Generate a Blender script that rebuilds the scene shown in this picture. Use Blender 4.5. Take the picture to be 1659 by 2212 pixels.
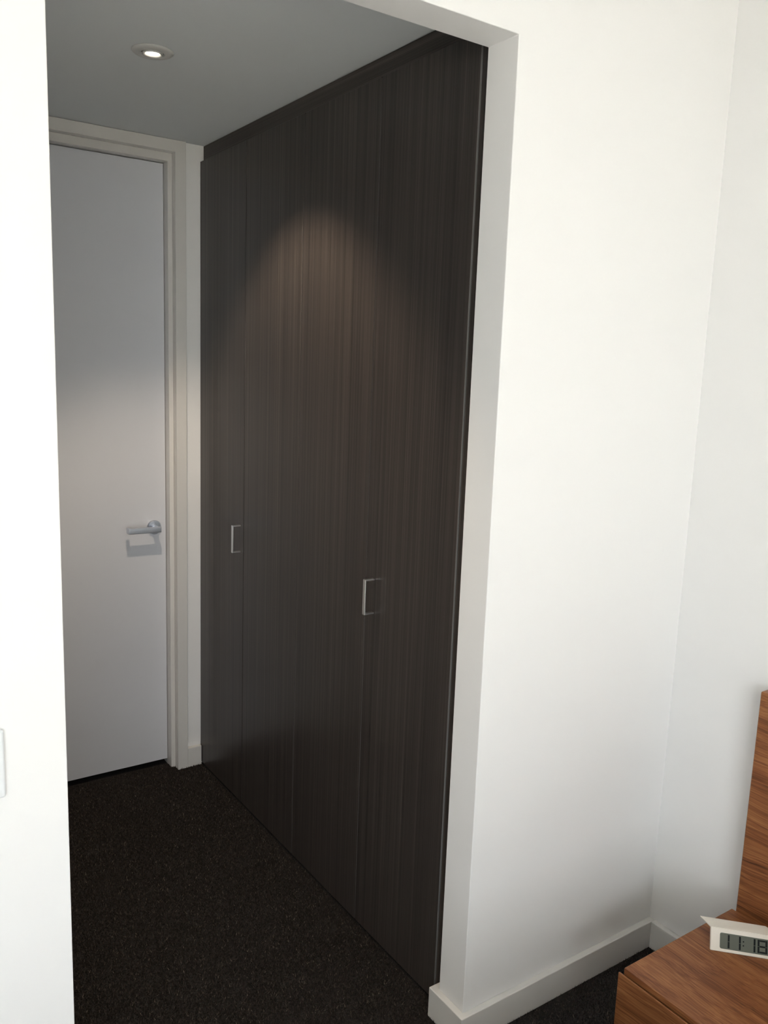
import bpy, bmesh, math, random
import numpy as np
from mathutils import Vector, Matrix

for o in list(bpy.data.objects):
    bpy.data.objects.remove(o)
scene = bpy.context.scene
C = scene.collection

# ------------------------------------------------------------------ camera
F_PX, YAW, PITCH, ROLL = 1817.3, math.radians(-34.632), math.radians(-9.554), math.radians(2.073)
CAM = Vector((-1.2545, -1.3925, 1.651))
cy_, sy_, cp_, sp_ = math.cos(YAW), math.sin(YAW), math.cos(PITCH), math.sin(PITCH)
fw = Vector((-sy_*cp_, cy_*cp_, sp_)); rt = Vector((cy_, sy_, 0)); up = rt.cross(fw)
r2 = rt*math.cos(ROLL) + up*math.sin(ROLL); u2 = -rt*math.sin(ROLL) + up*math.cos(ROLL)
cam = bpy.data.cameras.new('camera'); cam.sensor_fit = 'HORIZONTAL'; cam.sensor_width = 36
cam.lens = F_PX/1659*36; cam.clip_start = 0.02
camo = bpy.data.objects.new('camera', cam); C.objects.link(camo)
M = Matrix((r2, u2, -fw)).transposed().to_4x4(); M.translation = CAM
camo.matrix_world = M
scene.camera = camo

# ------------------------------------------------------------------ world, exposure
world = bpy.data.worlds.new('overcast_sky'); scene.world = world; world.use_nodes = True
bg = world.node_tree.nodes['Background']
bg.inputs[0].default_value = (0.91, 0.93, 1.0, 1); bg.inputs[1].default_value = 10.5
scene.view_settings.view_transform = 'Standard'; scene.view_settings.look = 'None'
scene.view_settings.gamma = 1; scene.view_settings.use_curve_mapping = False
scene.view_settings.exposure = 0.0

# ------------------------------------------------------------------ measures (metres)
ZH, D, XL, XR = 2.338, 0.0958, -0.926, 0.7184     # opening head, wall thickness, left jamb, right wall
XW, XP, YD, ZC = 0.0212, 0.035, 1.7448, 2.45      # wardrobe doors, wardrobe pelmet, hall end wall, hall ceiling
ZB, T = 0.0838, 0.0187                            # baseboard height and thickness
RX0, RY0, RZ = -4.6, -4.2, 2.70                   # bedroom left wall, window wall, ceiling
HX = -1.03                                        # hall left wall

# window on the wall behind the camera: a portal guides the daylight through it
WX0, WX1, WZ0, WZ1 = -4.3, -1.45, 0.60, 2.56
pl = bpy.data.lights.new('window_portal', 'AREA'); pl.shape = 'RECTANGLE'
pl.size = WX1-WX0; pl.size_y = WZ1-WZ0; pl.cycles.is_portal = True
po = bpy.data.objects.new('window_portal', pl); C.objects.link(po)
po.location = ((WX0+WX1)/2, RY0-0.16, (WZ0+WZ1)/2); po.rotation_euler = (math.radians(90), 0, 0)

# sun low through the window: it falls on the bed and floor behind and beside the camera
sl = bpy.data.lights.new('sun', 'SUN'); sl.energy = 41.0; sl.angle = math.radians(0.6); sl.color = (1.0, 0.95, 0.90)
slo = bpy.data.objects.new('sun', sl); C.objects.link(slo); slo.location = (-6, -10, 8)
slo.rotation_euler = Vector((.80, 1.0, -.74)).to_track_quat('-Z', 'Y').to_euler()

# ------------------------------------------------------------------ materials
def newmat(name):
    m = bpy.data.materials.new(name); m.use_nodes = True
    nt = m.node_tree; b = nt.nodes['Principled BSDF']
    return m, nt, b

def plain(name, col, rough=0.6, spec=0.5, metal=0.0, bump=0.0, bscale=300.0, mottle=0.0):
    m, nt, b = newmat(name)
    b.inputs['Base Color'].default_value = (*col, 1); b.inputs['Roughness'].default_value = rough
    b.inputs['Specular IOR Level'].default_value = spec; b.inputs['Metallic'].default_value = metal
    tc = nt.nodes.new('ShaderNodeTexCoord')
    n = nt.nodes.new('ShaderNodeTexNoise'); n.inputs['Scale'].default_value = bscale; n.inputs['Detail'].default_value = 3
    nt.links.new(tc.outputs['Object'], n.inputs['Vector'])
    if bump:
        bp = nt.nodes.new('ShaderNodeBump'); bp.inputs['Strength'].default_value = bump; bp.inputs['Distance'].default_value = 0.0005
        nt.links.new(n.outputs['Fac'], bp.inputs['Height']); nt.links.new(bp.outputs['Normal'], b.inputs['Normal'])
    if mottle:
        mx = nt.nodes.new('ShaderNodeMix'); mx.data_type = 'RGBA'
        mx.inputs[6].default_value = (*[c*(1-mottle) for c in col], 1); mx.inputs[7].default_value = (*[min(1, c*(1+mottle)) for c in col], 1)
        nt.links.new(n.outputs['Fac'], mx.inputs[0]); nt.links.new(mx.outputs[2], b.inputs['Base Color'])
    return m

def streaks(name, axis, stops, fine=900.0, broad=70.0, along=1.5, rough=0.35, spec=0.5, wobble=0.0, bump=0.15, lines=0.0):
    """wood figure running along one axis: broad bands and fine pores stretched along the grain"""
    m, nt, b = newmat(name); N, L = nt.nodes, nt.links
    tc = N.new('ShaderNodeTexCoord')
    vec = tc.outputs['Object']
    if wobble:
        wn = N.new('ShaderNodeTexNoise'); wn.inputs['Scale'].default_value = 3.2; wn.inputs['Detail'].default_value = 2
        L.new(vec, wn.inputs['Vector'])
        sub = N.new('ShaderNodeVectorMath'); sub.operation = 'SUBTRACT'; sub.inputs[1].default_value = (0.5, 0.5, 0.5)
        L.new(wn.outputs['Color'], sub.inputs[0])
        sc = N.new('ShaderNodeVectorMath'); sc.operation = 'SCALE'; sc.inputs['Scale'].default_value = wobble
        L.new(sub.outputs[0], sc.inputs[0])
        ad = N.new('ShaderNodeVectorMath'); ad.operation = 'ADD'
        L.new(vec, ad.inputs[0]); L.new(sc.outputs[0], ad.inputs[1]); vec = ad.outputs[0]
    def band(s, al, det):
        mp = N.new('ShaderNodeMapping'); v = [s, s, s]; v[axis] = al
        mp.inputs['Scale'].default_value = v; L.new(vec, mp.inputs['Vector'])
        n = N.new('ShaderNodeTexNoise'); n.inputs['Scale'].default_value = 1; n.inputs['Detail'].default_value = det
        n.inputs['Roughness'].default_value = 0.65
        L.new(mp.outputs[0], n.inputs['Vector']); return n.outputs['Fac']
    a, f = band(broad, along*0.35, 4), band(fine, along*2, 2)
    mx = N.new('ShaderNodeMix'); mx.data_type = 'FLOAT'; mx.inputs[0].default_value = 0.48
    L.new(a, mx.inputs[2]); L.new(f, mx.inputs[3])
    cr = N.new('ShaderNodeValToRGB')
    els = cr.color_ramp.elements
    while len(els) < len(stops): els.new(0.5)
    for e, (p, c) in zip(els, stops): e.position = p; e.color = (*c, 1)
    L.new(mx.outputs[0], cr.inputs['Fac'])
    col = cr.outputs['Color']
    if lines:
        g = band(broad*3.1, along*0.12, 1)
        r2_ = N.new('ShaderNodeValToRGB'); r2_.color_ramp.elements[0].position = 0.655; r2_.color_ramp.elements[1].position = 0.70
        r2_.color_ramp.elements[0].color = (0, 0, 0, 1); r2_.color_ramp.elements[1].color = (lines, lines, lines, 1)
        L.new(g, r2_.inputs['Fac'])
        m2 = N.new('ShaderNodeMix'); m2.data_type = 'RGBA'; m2.inputs[7].default_value = (*stops[-1][1], 1)
        L.new(r2_.outputs['Color'], m2.inputs[0]); L.new(col, m2.inputs[6]); col = m2.outputs[2]
    L.new(col, b.inputs['Base Color'])
    b.inputs['Roughness'].default_value = rough; b.inputs['Specular IOR Level'].default_value = spec
    if bump:
        bp = N.new('ShaderNodeBump'); bp.inputs['Strength'].default_value = bump; bp.inputs['Distance'].default_value = 0.0004
        L.new(f, bp.inputs['Height']); L.new(bp.outputs['Normal'], b.inputs['Normal'])
    return m

MAT = {}
MAT['wall'] = plain('wall_paint', (0.88, 0.875, 0.865), 0.7, 0.25, bump=0.08, bscale=160)
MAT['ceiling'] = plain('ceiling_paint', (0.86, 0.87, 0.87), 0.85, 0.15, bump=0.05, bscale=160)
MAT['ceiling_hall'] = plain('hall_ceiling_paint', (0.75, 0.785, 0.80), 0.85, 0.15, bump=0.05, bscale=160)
MAT['trim'] = plain('trim_enamel', (0.735, 0.72, 0.695), 0.35, 0.45, bump=0.04, bscale=120)
MAT['doorpaint'] = plain('door_enamel', (0.72, 0.735, 0.78), 0.4, 0.4, bump=0.05, bscale=140)
wst = [(0.27, (0.013, 0.0112, 0.0105)), (0.45, (0.036, 0.0305, 0.0278)), (0.56, (0.058, 0.0485, 0.0430)), (0.76, (0.135, 0.113, 0.098))]
MAT['veneer'] = streaks('dark_veneer', 2, wst, fine=520, broad=105, along=0.5, rough=0.28, spec=0.30, lines=0.35)
MAT['veneer_y'] = streaks('dark_veneer_lengthwise', 1, [(p, tuple(1.3*k for k in c)) for p, c in wst], fine=520, broad=60, along=0.5, rough=0.38, spec=0.26)
MAT['edge_sheen'] = plain('grey_edge_highlight', (0.22, 0.215, 0.21), 0.35, 0.5)  # sheen on the nearest door edge, put into the colour
MAT['edge_sheen_dim'] = plain('brown_edge_highlight', (0.085, 0.078, 0.074), 0.35, 0.5)  # fainter painted sheen for the edges at the inner seams
MAT['carcass'] = plain('carcass_board', (0.02, 0.018, 0.017), 0.6, 0.3)
wal = [(0.30, (0.055, 0.018, 0.008)), (0.41, (0.175, 0.060, 0.022)), (0.52, (0.275, 0.105, 0.039)), (0.68, (0.43, 0.190, 0.074))]
MAT['teak'] = streaks('oiled_teak', 1, wal, fine=300, broad=30, along=1.1, rough=0.40, spec=0.3, wobble=0.05, bump=0.1)
MAT['chrome'] = plain('satin_chrome', (0.76, 0.76, 0.77), 0.28, 0.5, 1.0, bump=0.02, bscale=900)
MAT['nickel'] = plain('brushed_steel', (0.66, 0.70, 0.77), 0.33, 0.5, 1.0, bump=0.02, bscale=900)
MAT['fitting'] = plain('white_metal_fitting', (0.62, 0.62, 0.60), 0.45, 0.4)
MAT['fitting_dark'] = plain('shadowed_gimbal_metal', (0.25, 0.25, 0.25), 0.4, 0.5, 0.6)
MAT['plastic'] = plain('cream_plastic', (0.80, 0.75, 0.66), 0.38, 0.4)
MAT['switch'] = plain('white_switch_plastic', (0.80, 0.82, 0.84), 0.3, 0.5)
MAT['lcd'] = plain('lcd_glass', (0.125, 0.135, 0.11), 0.4, 0.12)
MAT['digit'] = plain('lcd_segment', (0.010, 0.012, 0.011), 0.5, 0.1)
MAT['alu'] = plain('window_aluminium', (0.25, 0.26, 0.27), 0.4, 0.5, 0.8)
MAT['ground'] = plain('pale_terrace_paving', (0.50, 0.45, 0.38), 0.85, 0.2, bscale=8, mottle=0.12)
MAT['linen'] = plain('white_cotton', (0.87, 0.865, 0.85), 0.9, 0.15, bump=0.2, bscale=40)
MAT['gap_shade'] = plain('painted_gap_shade', (0.01, 0.01, 0.01), 0.8, 0.2)  # black that paints the shade in the downlight gap

def emis(name, col, s):
    m, nt, b = newmat(name)
    b.inputs['Emission Color'].default_value = (*col, 1); b.inputs['Emission Strength'].default_value = s
    b.inputs['Base Color'].default_value = (0.8, 0.8, 0.8, 1); return m
MAT['lamp'] = emis('lamp_lens', (1.0, 0.88, 0.72), 10)

def glass():
    m, nt, b = newmat('window_glass'); N, L = nt.nodes, nt.links
    nt.nodes.remove(b)
    t = N.new('ShaderNodeBsdfTransparent'); t.inputs[0].default_value = (0.95, 0.97, 0.96, 1)
    g = N.new('ShaderNodeBsdfGlossy'); g.inputs['Roughness'].default_value = 0.02
    mx = N.new('ShaderNodeMixShader'); mx.inputs[0].default_value = 0.05; L.new(t.outputs[0], mx.inputs[1]); L.new(g.outputs[0], mx.inputs[2])
    L.new(mx.outputs[0], N['Material Output'].inputs[0]); return m
MAT['glass'] = glass()

def carpetmat():
    m, nt, b = newmat('dark_brown_carpet'); N, L = nt.nodes, nt.links
    at = N.new('ShaderNodeAttribute'); at.attribute_name = 'tint'
    cr = N.new('ShaderNodeValToRGB'); e = cr.color_ramp.elements
    e[0].position = 0.0; e[0].color = (0.010, 0.0085, 0.008, 1)
    e[1].position = 1.0; e[1].color = (0.20, 0.165, 0.135, 1)
    k = e.new(0.55); k.color = (0.028, 0.022, 0.019, 1)
    k = e.new(0.85); k.color = (0.075, 0.06, 0.05, 1)
    L.new(at.outputs['Fac'], cr.inputs['Fac']); L.new(cr.outputs['Color'], b.inputs['Base Color'])
    b.inputs['Roughness'].default_value = 0.85; b.inputs['Specular IOR Level'].default_value = 0.2
    return m
MAT['pile'] = carpetmat()
def backing():
    m, nt, b = newmat('carpet_backing'); N, L = nt.nodes, nt.links
    tc = N.new('ShaderNodeTexCoord'); n = N.new('ShaderNodeTexNoise'); n.inputs['Scale'].default_value = 260; n.inputs['Detail'].default_value = 4
    L.new(tc.outputs['Object'], n.inputs['Vector'])
    cr = N.new('ShaderNodeValToRGB'); e = cr.color_ramp.elements
    e[0].position = 0.4; e[0].color = (0.006, 0.005, 0.005, 1); e[1].position = 0.75; e[1].color = (0.05, 0.04, 0.034, 1)
    L.new(n.outputs['Fac'], cr.inputs['Fac']); L.new(cr.outputs['Color'], b.inputs['Base Color'])
    b.inputs['Roughness'].default_value = 0.95; return m
MAT['backing'] = backing()

# ------------------------------------------------------------------ mesh helpers
def box(bm, x0, x1, y0, y1, z0, z1):
    v = [bm.verts.new(p) for p in ((x0,y0,z0),(x1,y0,z0),(x1,y1,z0),(x0,y1,z0),(x0,y0,z1),(x1,y0,z1),(x1,y1,z1),(x0,y1,z1))]
    for f in ((0,3,2,1),(4,5,6,7),(0,1,5,4),(1,2,6,5),(2,3,7,6),(3,0,4,7)):
        bm.faces.new([v[i] for i in f])
    return bm
def boxbm(*a):
    return box(bmesh.new(), *a)
def prism(bm, pts, off):
    """closed polygon pts (3-D) swept by vector off"""
    off = Vector(off)
    a = [bm.verts.new(p) for p in pts]; b = [bm.verts.new(Vector(p)+off) for p in pts]
    bm.faces.new(a[::-1]); bm.faces.new(b)
    n = len(a)
    for i in range(n):
        bm.faces.new((a[i], a[(i+1) % n], b[(i+1) % n], b[i]))
    return bm
def lathe(bm, prof, centre, axis='Z', seg=48, closed=False):
    """profile of (radius, height) turned about an axis through centre"""
    rings = []
    for r, h in prof:
        ring = []
        for i in range(seg):
            a = 2*math.pi*i/seg; c, s = r*math.cos(a), r*math.sin(a)
            p = (c, s, h) if axis == 'Z' else (c, h, s)
            ring.append(bm.verts.new(Vector(centre)+Vector(p)))
        rings.append(ring)
    pairs = list(zip(rings, rings[1:])) + ([(rings[-1], rings[0])] if closed else [])
    for a, b in pairs:
        for i in range(seg):
            bm.faces.new((a[i], a[(i+1) % seg], b[(i+1) % seg], b[i]))
    if not closed:
        for ring in (rings[0], rings[-1]):
            bm.faces.new(ring)
    return bm
def obj(name, bm, mat, parent=None, bevel=0.0, seg=2, smooth=False):
    bmesh.ops.recalc_face_normals(bm, faces=bm.faces)
    me = bpy.data.meshes.new(name); bm.to_mesh(me); bm.free()
    me.materials.append(MAT[mat])
    o = bpy.data.objects.new(name, me); C.objects.link(o)
    if smooth:
        for p in me.polygons: p.use_smooth = True
    if bevel:
        md = o.modifiers.new('bevel', 'BEVEL'); md.width = bevel; md.segments = seg; md.limit_method = 'ANGLE'; md.angle_limit = math.radians(40)
        if seg > 1:
            for p in me.polygons: p.use_smooth = True
            wn = o.modifiers.new('normals', 'WEIGHTED_NORMAL'); wn.keep_sharp = True
    if parent: put(o, parent)
    return o
def put(o, parent):
    o.parent = parent
    # meshes are built in place, so a mesh parent's world matrix is the identity; an Empty's is its location
    o.matrix_parent_inverse = Matrix.Translation(-parent.location) if parent.type == 'EMPTY' else Matrix.Identity(4)
def empty(name, loc):
    e = bpy.data.objects.new(name, None); e.empty_display_size = 0.05; C.objects.link(e); e.location = loc; return e
def tag(o, label, cat, group=None):
    o['label'] = label; o['category'] = cat
    if group: o['group'] = group
    return o
def struct(o, label=None):
    o['kind'] = 'structure'
    if label: o['label'] = label
    return o

# ------------------------------------------------------------------ the setting
# wall with the wide opening into the hall: one piece, cut out round the opening
bm = bmesh.new()
prism(bm, [(RX0-.1,0,0),(XL,0,0),(XL,0,ZH),(0,0,ZH),(0,0,0),(XR+.1,0,0),(XR+.1,0,RZ+.1),(RX0-.1,0,RZ+.1)], (0, D, 0))
struct(obj('wall_opening', bm, 'wall', bevel=0.002), 'white painted wall with a wide opening into the hall')
struct(obj('wall_right', boxbm(XR, XR+.1, RY0-.1, 0, 0, RZ+.1), 'wall'), 'white wall behind the timber headboard')
struct(obj('wall_left', boxbm(RX0-.1, RX0, RY0-.1, 0, 0, RZ+.1), 'wall'))
bm = bmesh.new()
box(bm, RX0, WX0, RY0-.1, RY0, 0, RZ+.1); box(bm, WX1, XR, RY0-.1, RY0, 0, RZ+.1)
box(bm, WX0, WX1, RY0-.1, RY0, 0, WZ0); box(bm, WX0, WX1, RY0-.1, RY0, WZ1, RZ+.1)
struct(obj('wall_window', bm, 'wall'))
struct(obj('ceiling', boxbm(RX0, XR, RY0, 0, RZ, RZ+.1), 'ceiling'))
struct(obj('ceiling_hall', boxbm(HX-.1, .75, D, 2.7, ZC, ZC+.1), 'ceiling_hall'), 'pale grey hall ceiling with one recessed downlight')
struct(obj('wall_hall_left', boxbm(HX-.1, HX, D, 2.7, 0, ZC), 'wall'))
struct(obj('wall_hall_right', boxbm(.66, .75, D, 2.7, 0, ZC), 'wall'))
struct(obj('wall_beyond_door', boxbm(HX, .66, 2.6, 2.7, 0, ZC), 'wall'))
fl = struct(obj('floor', boxbm(RX0-.1, XR+.1, RY0-.1, 2.7, -.05, 0.0), 'backing'), 'very dark brown carpet with a short speckled pile')

# hall end wall with its door
XA, XAO, Y1, XB, Y2 = -0.0814, -0.0400, 1.7600, -0.0985, 1.8000   # architrave, its outer edge, stop, stop edge, door face
ZA, ZS, ZT = 2.4078, 2.4055, 2.3775
DXL = -0.93
bm = bmesh.new()
prism(bm, [(HX,YD,0),(DXL-.035,YD,0),(DXL-.035,YD,ZA+.012),(XA+.012,YD,ZA+.012),(XA+.012,YD,0),(.66,YD,0),(.66,YD,ZC),(HX,YD,ZC)], (0, .1, 0))
struct(obj('wall_hall_far', bm, 'wall'), 'narrow white wall strip between the door frame and the dark wardrobe')

door = empty('door_1', (-.5, YD, 0)); struct(door, 'plain white hall door in a stepped white frame with a steel lever')
# architrave: two legs and a head, reaching the ceiling
def frame_u(x0i, x0o, x1i, x1o, zi, zo, y0, y1):
    b = bmesh.new()
    prism(b, [(x0o,y0,0),(x0i,y0,0),(x0i,y0,zi),(x1i,y0,zi),(x1i,y0,0),(x1o,y0,0),(x1o,y0,zo),(x0o,y0,zo)], (0, y1-y0, 0))
    return b
obj('architrave', frame_u(DXL-.017, DXL-.06, XA, XAO, ZA, ZC-.001, YD-T, YD), 'trim', door, bevel=0.0012)
obj('door_jamb', frame_u(DXL-.017, DXL-.034, XA, XA+.011, ZA, ZA+.011, YD, YD+.1), 'trim', door)
obj('door_stop', frame_u(DXL, DXL-.017, XB, XA, ZS-.026, ZA, Y1, YD+.1), 'trim', door, bevel=0.001)
leaf = obj('door_leaf', boxbm(DXL+.003, XB-.002, Y2, Y2+.038, .026, ZT-.001), 'doorpaint', door, bevel=0.0012)
# lever handle on a round rose
hx, hz = -0.1487, 1.0095
b = bmesh.new(); lathe(b, [(.0285, 0), (.0285, -.006), (.0262, -.0088), (.0165, -.0092), (.0160, -.0102), (.0, -.0102)][:5], (hx, Y2, hz), 'Y', 56)
obj('rose', b, 'nickel', leaf, smooth=False)
b = bmesh.new(); lathe(b, [(.0105, -.0095), (.0105, -.050)], (hx, Y2, hz), 'Y', 32)
obj('lever_neck', b, 'nickel', leaf)
b = bmesh.new()
box(b, hx-.118, hx+.010, Y2-.060, Y2-.046, hz-.011, hz+.011); box(b, hx-.118, hx-.106, Y2-.0465, Y2-.030, hz-.011, hz+.011)
obj('lever', b, 'nickel', leaf, bevel=0.002)

# baseboards
bm = bmesh.new()
prism(bm, [(XR,0,0),(XR,-T,0),(-T,-T,0),(-T,D+T,0),(XW-.0004,D+T,0),(XW-.0004,D,0),(0,D,0),(0,0,0)], (0, 0, ZB))
struct(obj('baseboard_opening', bm, 'trim', bevel=0.0022), 'white baseboard wrapping the corner of the opening')
struct(obj('baseboard_right', boxbm(XR-T, XR, RY0, -T, 0, ZB), 'trim', bevel=0.0022), 'white baseboard behind the bedside cabinet')
bm = bmesh.new()
prism(bm, [(RX0,0,0),(RX0,-T,0),(XL+T,-T,0),(XL+T,D+T,0),(HX,D+T,0),(HX,D,0),(XL,D,0),(XL,0,0)], (0, 0, ZB))
struct(obj('baseboard_left', bm, 'trim', bevel=0.0022))
struct(obj('baseboard_hall', boxbm(XAO, XW-.0015, YD-T, YD, 0, ZB), 'trim', bevel=0.0022), 'short white baseboard between door frame and wardrobe')
struct(obj('baseboard_hall_left', boxbm(HX, HX+T, D+T, YD, 0, ZB), 'trim', bevel=0.0022))

# window on the wall behind the camera
win = empty('window_1', ((WX0+WX1)/2, RY0, WZ0)); struct(win, 'wide aluminium framed window')
b = bmesh.new(); fr_ = .05
box(b, WX0, WX0+fr_, RY0-.09, RY0-.03, WZ0, WZ1); box(b, WX1-fr_, WX1, RY0-.09, RY0-.03, WZ0, WZ1)
box(b, WX0+fr_, WX1-fr_, RY0-.09, RY0-.03, WZ0, WZ0+fr_); box(b, WX0+fr_, WX1-fr_, RY0-.09, RY0-.03, WZ1-fr_, WZ1)
obj('window_frame', b, 'alu', win)
xm = (WX0+WX1)/2
obj('mullion', boxbm(xm-.03, xm+.03, RY0-.085, RY0-.035, WZ0+fr_, WZ1-fr_), 'alu', win)
for x0, x1 in ((WX0+fr_, xm-.03), (xm+.03, WX1-fr_)):
    obj('pane', boxbm(x0, x1, RY0-.063, RY0-.057, WZ0+fr_, WZ1-fr_), 'glass', win)
struct(obj('ground', boxbm(-30, 30, -40, RY0-.12, -.35, -.05), 'ground'), 'pale paving outside the window')

# ------------------------------------------------------------------ built-in wardrobe
wr = empty('built_in_wardrobe', (XW, .92, 0))
tag(wr, 'floor to ceiling dark brown veneer wardrobe with tall flush doors along the hall', 'wardrobe')
b = bmesh.new()
XC = XP+.018
box(b, XC, .655, D+.0015, D+.016, .02, ZC-.002); box(b, XC, .655, YD-.018, YD-.002, .02, ZC-.002)
box(b, .635, .655, D+.016, YD-.018, .02, ZC-.002)
box(b, XC, .635, D+.016, YD-.018, .02, .04); box(b, XC, .635, D+.016, YD-.018, 2.38, 2.40)
obj('carcass', b, 'carcass', wr)
DT = 2.3925
seam = [.1416, .5338, .9380, 1.3385, YD-.0015]
GAP = .0013
obj('pelmet', boxbm(XP, XC, D+.0015, YD-.0015, DT-.05, ZC-.0015), 'veneer_y', wr)
obj('end_filler', boxbm(XW+.0008, XC, D+.0015, seam[0]-.0048, 0.0, DT), 'veneer', wr)
obj('kickboard', boxbm(XP+.004, XC, seam[0], YD-.0015, 0.0, .06), 'carcass', wr)
def pull(parent, y):
    b = bmesh.new(); z0, z1, w, t, p = .9795, 1.0805, .0058, .0046, .0325
    prism(b, [(XW,y-w,z0),(XW-p,y-w,z0),(XW-p,y-w,z1),(XW,y-w,z1),(XW,y-w,z1-t),(XW-p+t,y-w,z1-t),(XW-p+t,y-w,z0+t),(XW,y-w,z0+t)], (0, 2*w, 0))
    h = obj('handle', b, 'chrome', parent, bevel=0.0008); h['label'] = 'satin chrome bar handle'
for i in range(4):
    d = obj('wardrobe_door', boxbm(XW, XP+.001, seam[i]+GAP, seam[i+1]-GAP, .010, DT), 'veneer', wr, bevel=0.0012)
    if i < 3:
        ye = seam[i]+GAP
        obj('edge_highlight', boxbm(XW+.0003, XW+.0062, ye-.0005, ye+.0004, .012, DT-.003), 'edge_sheen' if i == 0 else 'edge_sheen_dim', d)['label'] = 'thin lighter strip, a painted highlight on the door edge'  # lighter strip added to imitate daylight catching the door edge
    if i == 0: pull(d, .4915)
    if i == 3: pull(d, 1.3680)

# ------------------------------------------------------------------ downlight in the hall ceiling
lx, ly = -.4455, .9170
dl = empty('recessed_downlight', (lx, ly, ZC)); tag(dl, 'round recessed white downlight, switched on, in the hall ceiling', 'light')
b = bmesh.new(); lathe(b, [(.0292, -.0010), (.0298, -.0068), (.0325, -.0078), (.0500, -.0050), (.0540, -.0015), (.0540, 0), (.0292, 0)], (lx, ly, ZC), 'Z', 72, closed=True)
obj('trim_ring', b, 'fitting', dl, smooth=True)
b = bmesh.new(); lathe(b, [(.0173, -.0020), (.0198, -.0070), (.0222, -.0090), (.0250, -.0090), (.0265, -.0060), (.0265, -.0010), (.0173, -.0010)], (lx, ly, ZC), 'Z', 64, closed=True)
obj('gimbal_ring', b, 'fitting', dl, smooth=True)
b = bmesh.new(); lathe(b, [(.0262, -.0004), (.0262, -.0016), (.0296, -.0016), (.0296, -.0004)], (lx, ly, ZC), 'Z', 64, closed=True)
obj('groove_shade', b, 'gap_shade', dl)  # black ring painted in as the shade between gimbal and trim
b = bmesh.new(); lathe(b, [(.0172, -.0020), (.0164, -.0036)], (lx, ly, ZC), 'Z', 48)
obj('lamp', b, 'lamp', dl)
sp = bpy.data.lights.new('downlight_beam', 'SPOT'); sp.energy = 40; sp.color = (1.0, 0.82, 0.62)
sp.spot_size = math.radians(98); sp.spot_blend = 0.5; sp.shadow_soft_size = 0.006
so = bpy.data.objects.new('downlight_beam', sp); C.objects.link(so); so.location = (lx, ly, ZC-.028); so.rotation_euler = (0, math.radians(-10), 0)

# ------------------------------------------------------------------ light switch on the wall left of the opening
sw = empty('light_switch', (-1.06, 0, 1.0)); tag(sw, 'white rectangular light switch plate left of the opening', 'switch')
obj('plate', boxbm(-1.096, -1.0245, -.0095, 0, .9445, 1.0605), 'switch', sw, bevel=0.004, seg=3)
obj('rocker', boxbm(-1.072, -1.049, -.0135, -.0090, .985, 1.020), 'switch', sw, bevel=0.0015)

# ------------------------------------------------------------------ headboard on the right wall
HBX = XR-.060; HBY = -.2950
hb = empty('headboard', (XR-.035, -1.4, .05)); tag(hb, 'tall reddish brown timber headboard panel standing against the white wall', 'headboard')
obj('panel', boxbm(HBX, XR-.026, -2.60, HBY, .05, .8995), 'teak', hb, bevel=0.004, seg=3)
for y in (-2.3, -1.45, -.6):
    obj('wall_batten', boxbm(XR-.026, XR-.001, y-.03, y+.03, .45, .70), 'carcass', hb)

# ------------------------------------------------------------------ bed, head end at the headboard
BY0, BY1, BX0, BX1 = -2.46, -0.90, -1.42, HBX-.004
bed = empty('bed', ((BX0+BX1)/2, (BY0+BY1)/2, 0)); tag(bed, 'double bed mattress on a low brown timber base', 'bed')
obj('bed_base', boxbm(BX0, BX1, BY0, BY1, .10, .24), 'teak', bed, bevel=0.004)
for x in (BX0+.15, BX1-.2):
    for y in (BY0+.15, BY1-.15):
        obj('leg', boxbm(x-.03, x+.03, y-.03, y+.03, 0, .10), 'carcass', bed)
obj('mattress', boxbm(BX0+.03, BX1, BY0+.03, BY1-.03, .24, .42), 'linen', bed, bevel=0.04, seg=4)
def quilt():
    """loose cover lying on the mattress and hanging over three sides, gently rumpled"""
    b = bmesh.new(); nx, ny = 46, 44; rnd = random.Random(3)
    ph = [(rnd.uniform(4, 14), rnd.uniform(4, 14), rnd.uniform(0, 6.3)) for _ in range(7)]
    x0, x1, y0, y1, zt, drop = BX0-.045, BX1-.55, BY0-.045, BY1+.045, .464, .24
    g = []
    for i in range(nx+1):
        row = []
        for j in range(ny+1):
            u, v = (x0-drop)+(x1-x0+drop)*i/nx, (y0-drop)+(y1-y0+2*drop)*j/ny
            dx, dy = max(0, x0-u), max(0, y0-v, v-y1); d = max(dx, dy)
            w = sum(math.sin(a*u+c*v+p) for a, c, p in ph)/7
            px, py = max(u, x0)-.012*(dx > 0), min(max(v, y0), y1)
            z = zt - d + .012*w*(d < .02)
            if d > .02:
                px -= .010*w*(dx > 0); py += .010*w*(1 if v > y1 else -1)*(dy > 0)
            row.append(b.verts.new((px, py, z)))
        g.append(row)
    for i in range(nx):
        for j in range(ny):
            b.faces.new((g[i][j], g[i+1][j], g[i+1][j+1], g[i][j+1]))
    return b
qo = tag(obj('quilt', quilt(), 'linen', smooth=True), 'plain white quilt spread over the bed', 'quilt')
sd = qo.modifiers.new('thickness', 'SOLIDIFY'); sd.thickness = 0.016; sd.offset = -1
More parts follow.
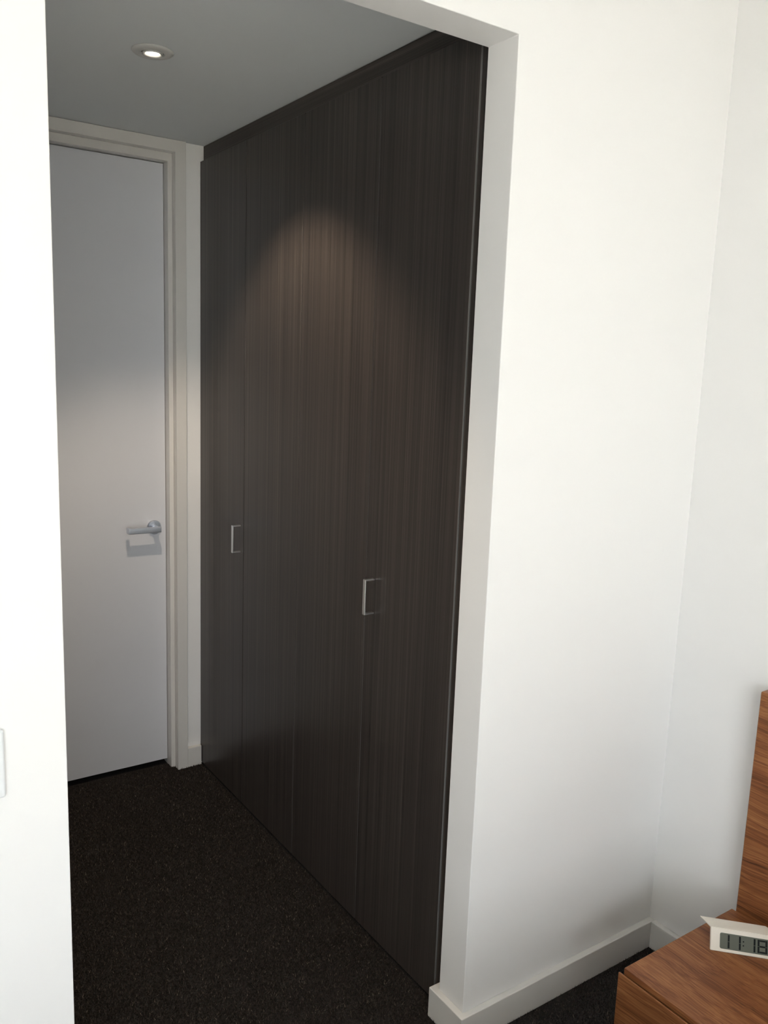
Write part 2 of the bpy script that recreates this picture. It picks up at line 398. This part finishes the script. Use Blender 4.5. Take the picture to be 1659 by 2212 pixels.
def pillow(y, label):
    b = bmesh.new(); n = 20; cx, L_, W_ = BX1-.27, .46, .66; top, bot = [], []
    for sgn, store in ((1, top), (-1, bot)):
        for i in range(n+1):
            row = []
            for j in range(n+1):
                u, v = 2*i/n-1, 2*j/n-1
                t = .075*(max(0, (1-u**4)*(1-v**4)))**.55
                k = 1-.06*(u*u*v*v)
                row.append(b.verts.new((cx+u*L_/2*k, y+v*W_/2*k, .4975+sgn*t)))
            store.append(row)
    for i in range(n):
        for j in range(n):
            b.faces.new((top[i][j], top[i+1][j], top[i+1][j+1], top[i][j+1]))
            b.faces.new((bot[i][j], bot[i][j+1], bot[i+1][j+1], bot[i+1][j]))
    bmesh.ops.remove_doubles(b, verts=b.verts, dist=1e-5)
    return tag(obj('pillow', b, 'linen', smooth=True), label, 'pillow', 'pillows on the bed')
pillow(BY1-.40, 'white pillow on the bed beside the bedside cabinet')
pillow(BY0+.40, 'white pillow on the side of the bed away from the cabinet')

# ------------------------------------------------------------------ bedside cabinet
NX0, NX1, NY1, NY0, NZ = .2365, HBX-.0005, -.2850, -.8200, .300
ns = empty('bedside_cabinet', ((NX0+NX1)/2, (NY0+NY1)/2, 0)); tag(ns, 'low brown timber bedside cabinet with a proud drawer front against the headboard', 'cabinet')
obj('top', boxbm(NX0, NX1, NY0, NY1, NZ-.019, NZ), 'teak', ns, bevel=0.0012)
b = bmesh.new()
box(b, NX0+.002, NX1, NY1-.020, NY1-.002, .07, NZ-.019); box(b, NX0+.002, NX1, NY0+.002, NY0+.020, .07, NZ-.019)
box(b, NX0+.02, NX1, NY0+.020, NY1-.020, .07, .088); box(b, NX1-.016, NX1, NY0+.020, NY1-.020, .088, NZ-.019)
obj('side_panels', b, 'teak', ns)
dr = obj('drawer', boxbm(.2239, .2286, NY0+.002, -.2795, .075, .2900), 'teak', ns, bevel=0.0006)
b = bmesh.new(); box(b, .2286, NX0+.014, NY0+.024, NY1-.024, .095, .262)
obj('drawer_backing', b, 'carcass', dr)
obj('plinth', boxbm(NX0+.06, NX1-.03, NY0+.05, NY1-.05, 0, .07), 'carcass', ns)

# ------------------------------------------------------------------ alarm clock on the cabinet
ck = empty('alarm_clock', (.53, -.41, NZ)); tag(ck, 'cream digital clock reading 11:18 on the bedside cabinet', 'clock')
A0 = Vector((.4642, -.3547, NZ)); eu = Vector((.0903, -.0945, 0)).normalized(); LEN = .163
A1 = A0 + eu*LEN
T0 = Vector((.4776, -.3398, NZ+.05)); T1 = T0 + eu*LEN
en = (T0-A0); en -= eu*en.dot(eu); HF = en.length; ev = en.normalized()       # up the leaning front face
nn = eu.cross(ev).normalized()
if nn.dot(CAM-A0) < 0: nn = -nn
T0 = A0 + ev*HF; T1 = A1 + ev*HF
def fp(u, v, w=0.0): return A0 + eu*u + ev*v + nn*w
b = bmesh.new(); prism(b, [fp(0, 0.0008), fp(LEN, 0.0008), fp(LEN, HF), fp(0, HF)], nn*-.0085)
fp_ = obj('front_panel', b, 'plastic', ck, bevel=0.0022, seg=3)
B0 = Vector((.4929, -.3018, NZ+.05)); B1 = Vector((.5965, -.4114, NZ+.05))
b = bmesh.new(); prism(b, [T0+Vector((0,0,.0006)), T1+Vector((0,0,.0006)), B1, B0], (0, 0, -.003))
obj('top_plate', b, 'plastic', ck, bevel=0.0006)
b = bmesh.new()
p0, p1, p2, p3 = fp(.03, .004, -.0085), fp(LEN-.03, .004, -.0085), fp(LEN-.03, HF-.006, -.0085), fp(.03, HF-.006, -.0085)
bk = Vector((-eu.y, eu.x, 0)).normalized()
if bk.dot(nn) > 0: bk = -bk
q0, q1 = p3 + bk*.020, p2 + bk*.020
vs = [b.verts.new(p) for p in (p0, p1, p2, p3, q0, q1)]
for f in ((0,1,2,3), (3,2,5,4), (0,4,5,1), (0,3,4), (1,5,2)): b.faces.new([vs[i] for i in f])
obj('battery_housing', b, 'plastic', ck)
# display with rounded corners, then its segments
def rrect(u0, u1, v0, v1, r, w, n=6):
    pts = []
    for cx, cy, a0 in ((u1-r, v1-r, 0), (u0+r, v1-r, 90), (u0+r, v0+r, 180), (u1-r, v0+r, 270)):
        for k in range(n+1):
            a = math.radians(a0 + 90*k/n); pts.append(fp(cx+r*math.cos(a), cy+r*math.sin(a), w))
    return pts
U0, U1, V0, V1 = .0215, .1415, .0085, .0440
b = bmesh.new(); prism(b, rrect(U0, U1, V0, V1, .004, -.0005), nn*.0008)
scr = obj('screen', b, 'lcd', ck)
b = bmesh.new()
dw, dv0, dv1 = .0021, .0115, .0410
def seg_(u0, u1, v0, v1): prism(b, [fp(u0, v0, .00035), fp(u1, v0, .00035), fp(u1, v1, .00035), fp(u0, v1, .00035)], nn*.0002)
vm = (dv0+dv1)/2; g = .0004
def bar(u):
    seg_(u-dw, u+dw, dv0, vm-g); seg_(u-dw, u+dw, vm+g, dv1)
for u in (.0415, .0670, .1000): bar(u)
for v in (vm-.0055, vm+.0035): seg_(.0735, .0765, v, v+.0028)
bar(.1090); bar(.1265)
for v in (dv0+dw, vm, dv1-dw): seg_(.1114, .1241, v-dw*.85, v+dw*.85)
dg = obj('digits', b, 'digit', scr); dg['label'] = 'dark digits reading 11:18'

# ------------------------------------------------------------------ carpet pile
rng = np.random.default_rng(7)
def scatter(x0, x1, y0, y1, dens):
    n = int((x1-x0)*(y1-y0)*dens); return np.column_stack([rng.uniform(x0, x1, n), rng.uniform(y0, y1, n)])
pts = np.vstack([scatter(XL+T+.002, XW-.001, D+T, YD+.05, 62000), scatter(HX+T, XL+T, D+2*T, YD-.01, 12000),
                 scatter(XL+T+.002, -T-.002, -.02, D+T, 62000), scatter(-.95, XR-T-.001, -.95, -T-.001, 46000)])
x, y = pts[:, 0], pts[:, 1]
keep = ~((y > YD-T) & (x > XAO-.042)) & ~((x > NX0+.05) & (y < NY1-.045) & (y > NY0+.04))
pts = pts[keep]; n = len(pts)
h = rng.uniform(.0045, .0085, n); r = rng.uniform(.0010, .0021, n); a0 = rng.uniform(0, 2*np.pi, n)
lean = rng.normal(0, .0032, (n, 2))
V = np.zeros((n, 4, 3), np.float32)
for k in range(3):
    a = a0 + k*2*np.pi/3
    V[:, k, 0] = pts[:, 0]+r*np.cos(a); V[:, k, 1] = pts[:, 1]+r*np.sin(a); V[:, k, 2] = 0
V[:, 3, :2] = pts+lean; V[:, 3, 2] = h
V[:, 3, 0] = np.where(V[:, 3, 1] > D+T, np.minimum(V[:, 3, 0], XW-.0005), V[:, 3, 0])
idx = np.arange(n)[:, None, None]*4 + np.array([[0,1,3],[1,2,3],[2,0,3]])[None]
me = bpy.data.meshes.new('carpet_pile')
me.vertices.add(n*4); me.vertices.foreach_set('co', V.ravel())
me.loops.add(n*9); me.loops.foreach_set('vertex_index', idx.astype(np.int32).ravel())
me.polygons.add(n*3); me.polygons.foreach_set('loop_start', np.arange(0, n*9, 3, dtype=np.int32))
me.update(calc_edges=True)
at = me.attributes.new('tint', 'FLOAT', 'POINT')
tint = np.repeat(np.clip(rng.beta(1.5, 2.1, n), 0, 1), 4).astype(np.float32)
at.data.foreach_set('value', tint)
me.materials.append(MAT['pile'])
cpile = bpy.data.objects.new('carpet_pile', me); C.objects.link(cpile); cpile['kind'] = 'stuff'
cpile.parent = fl
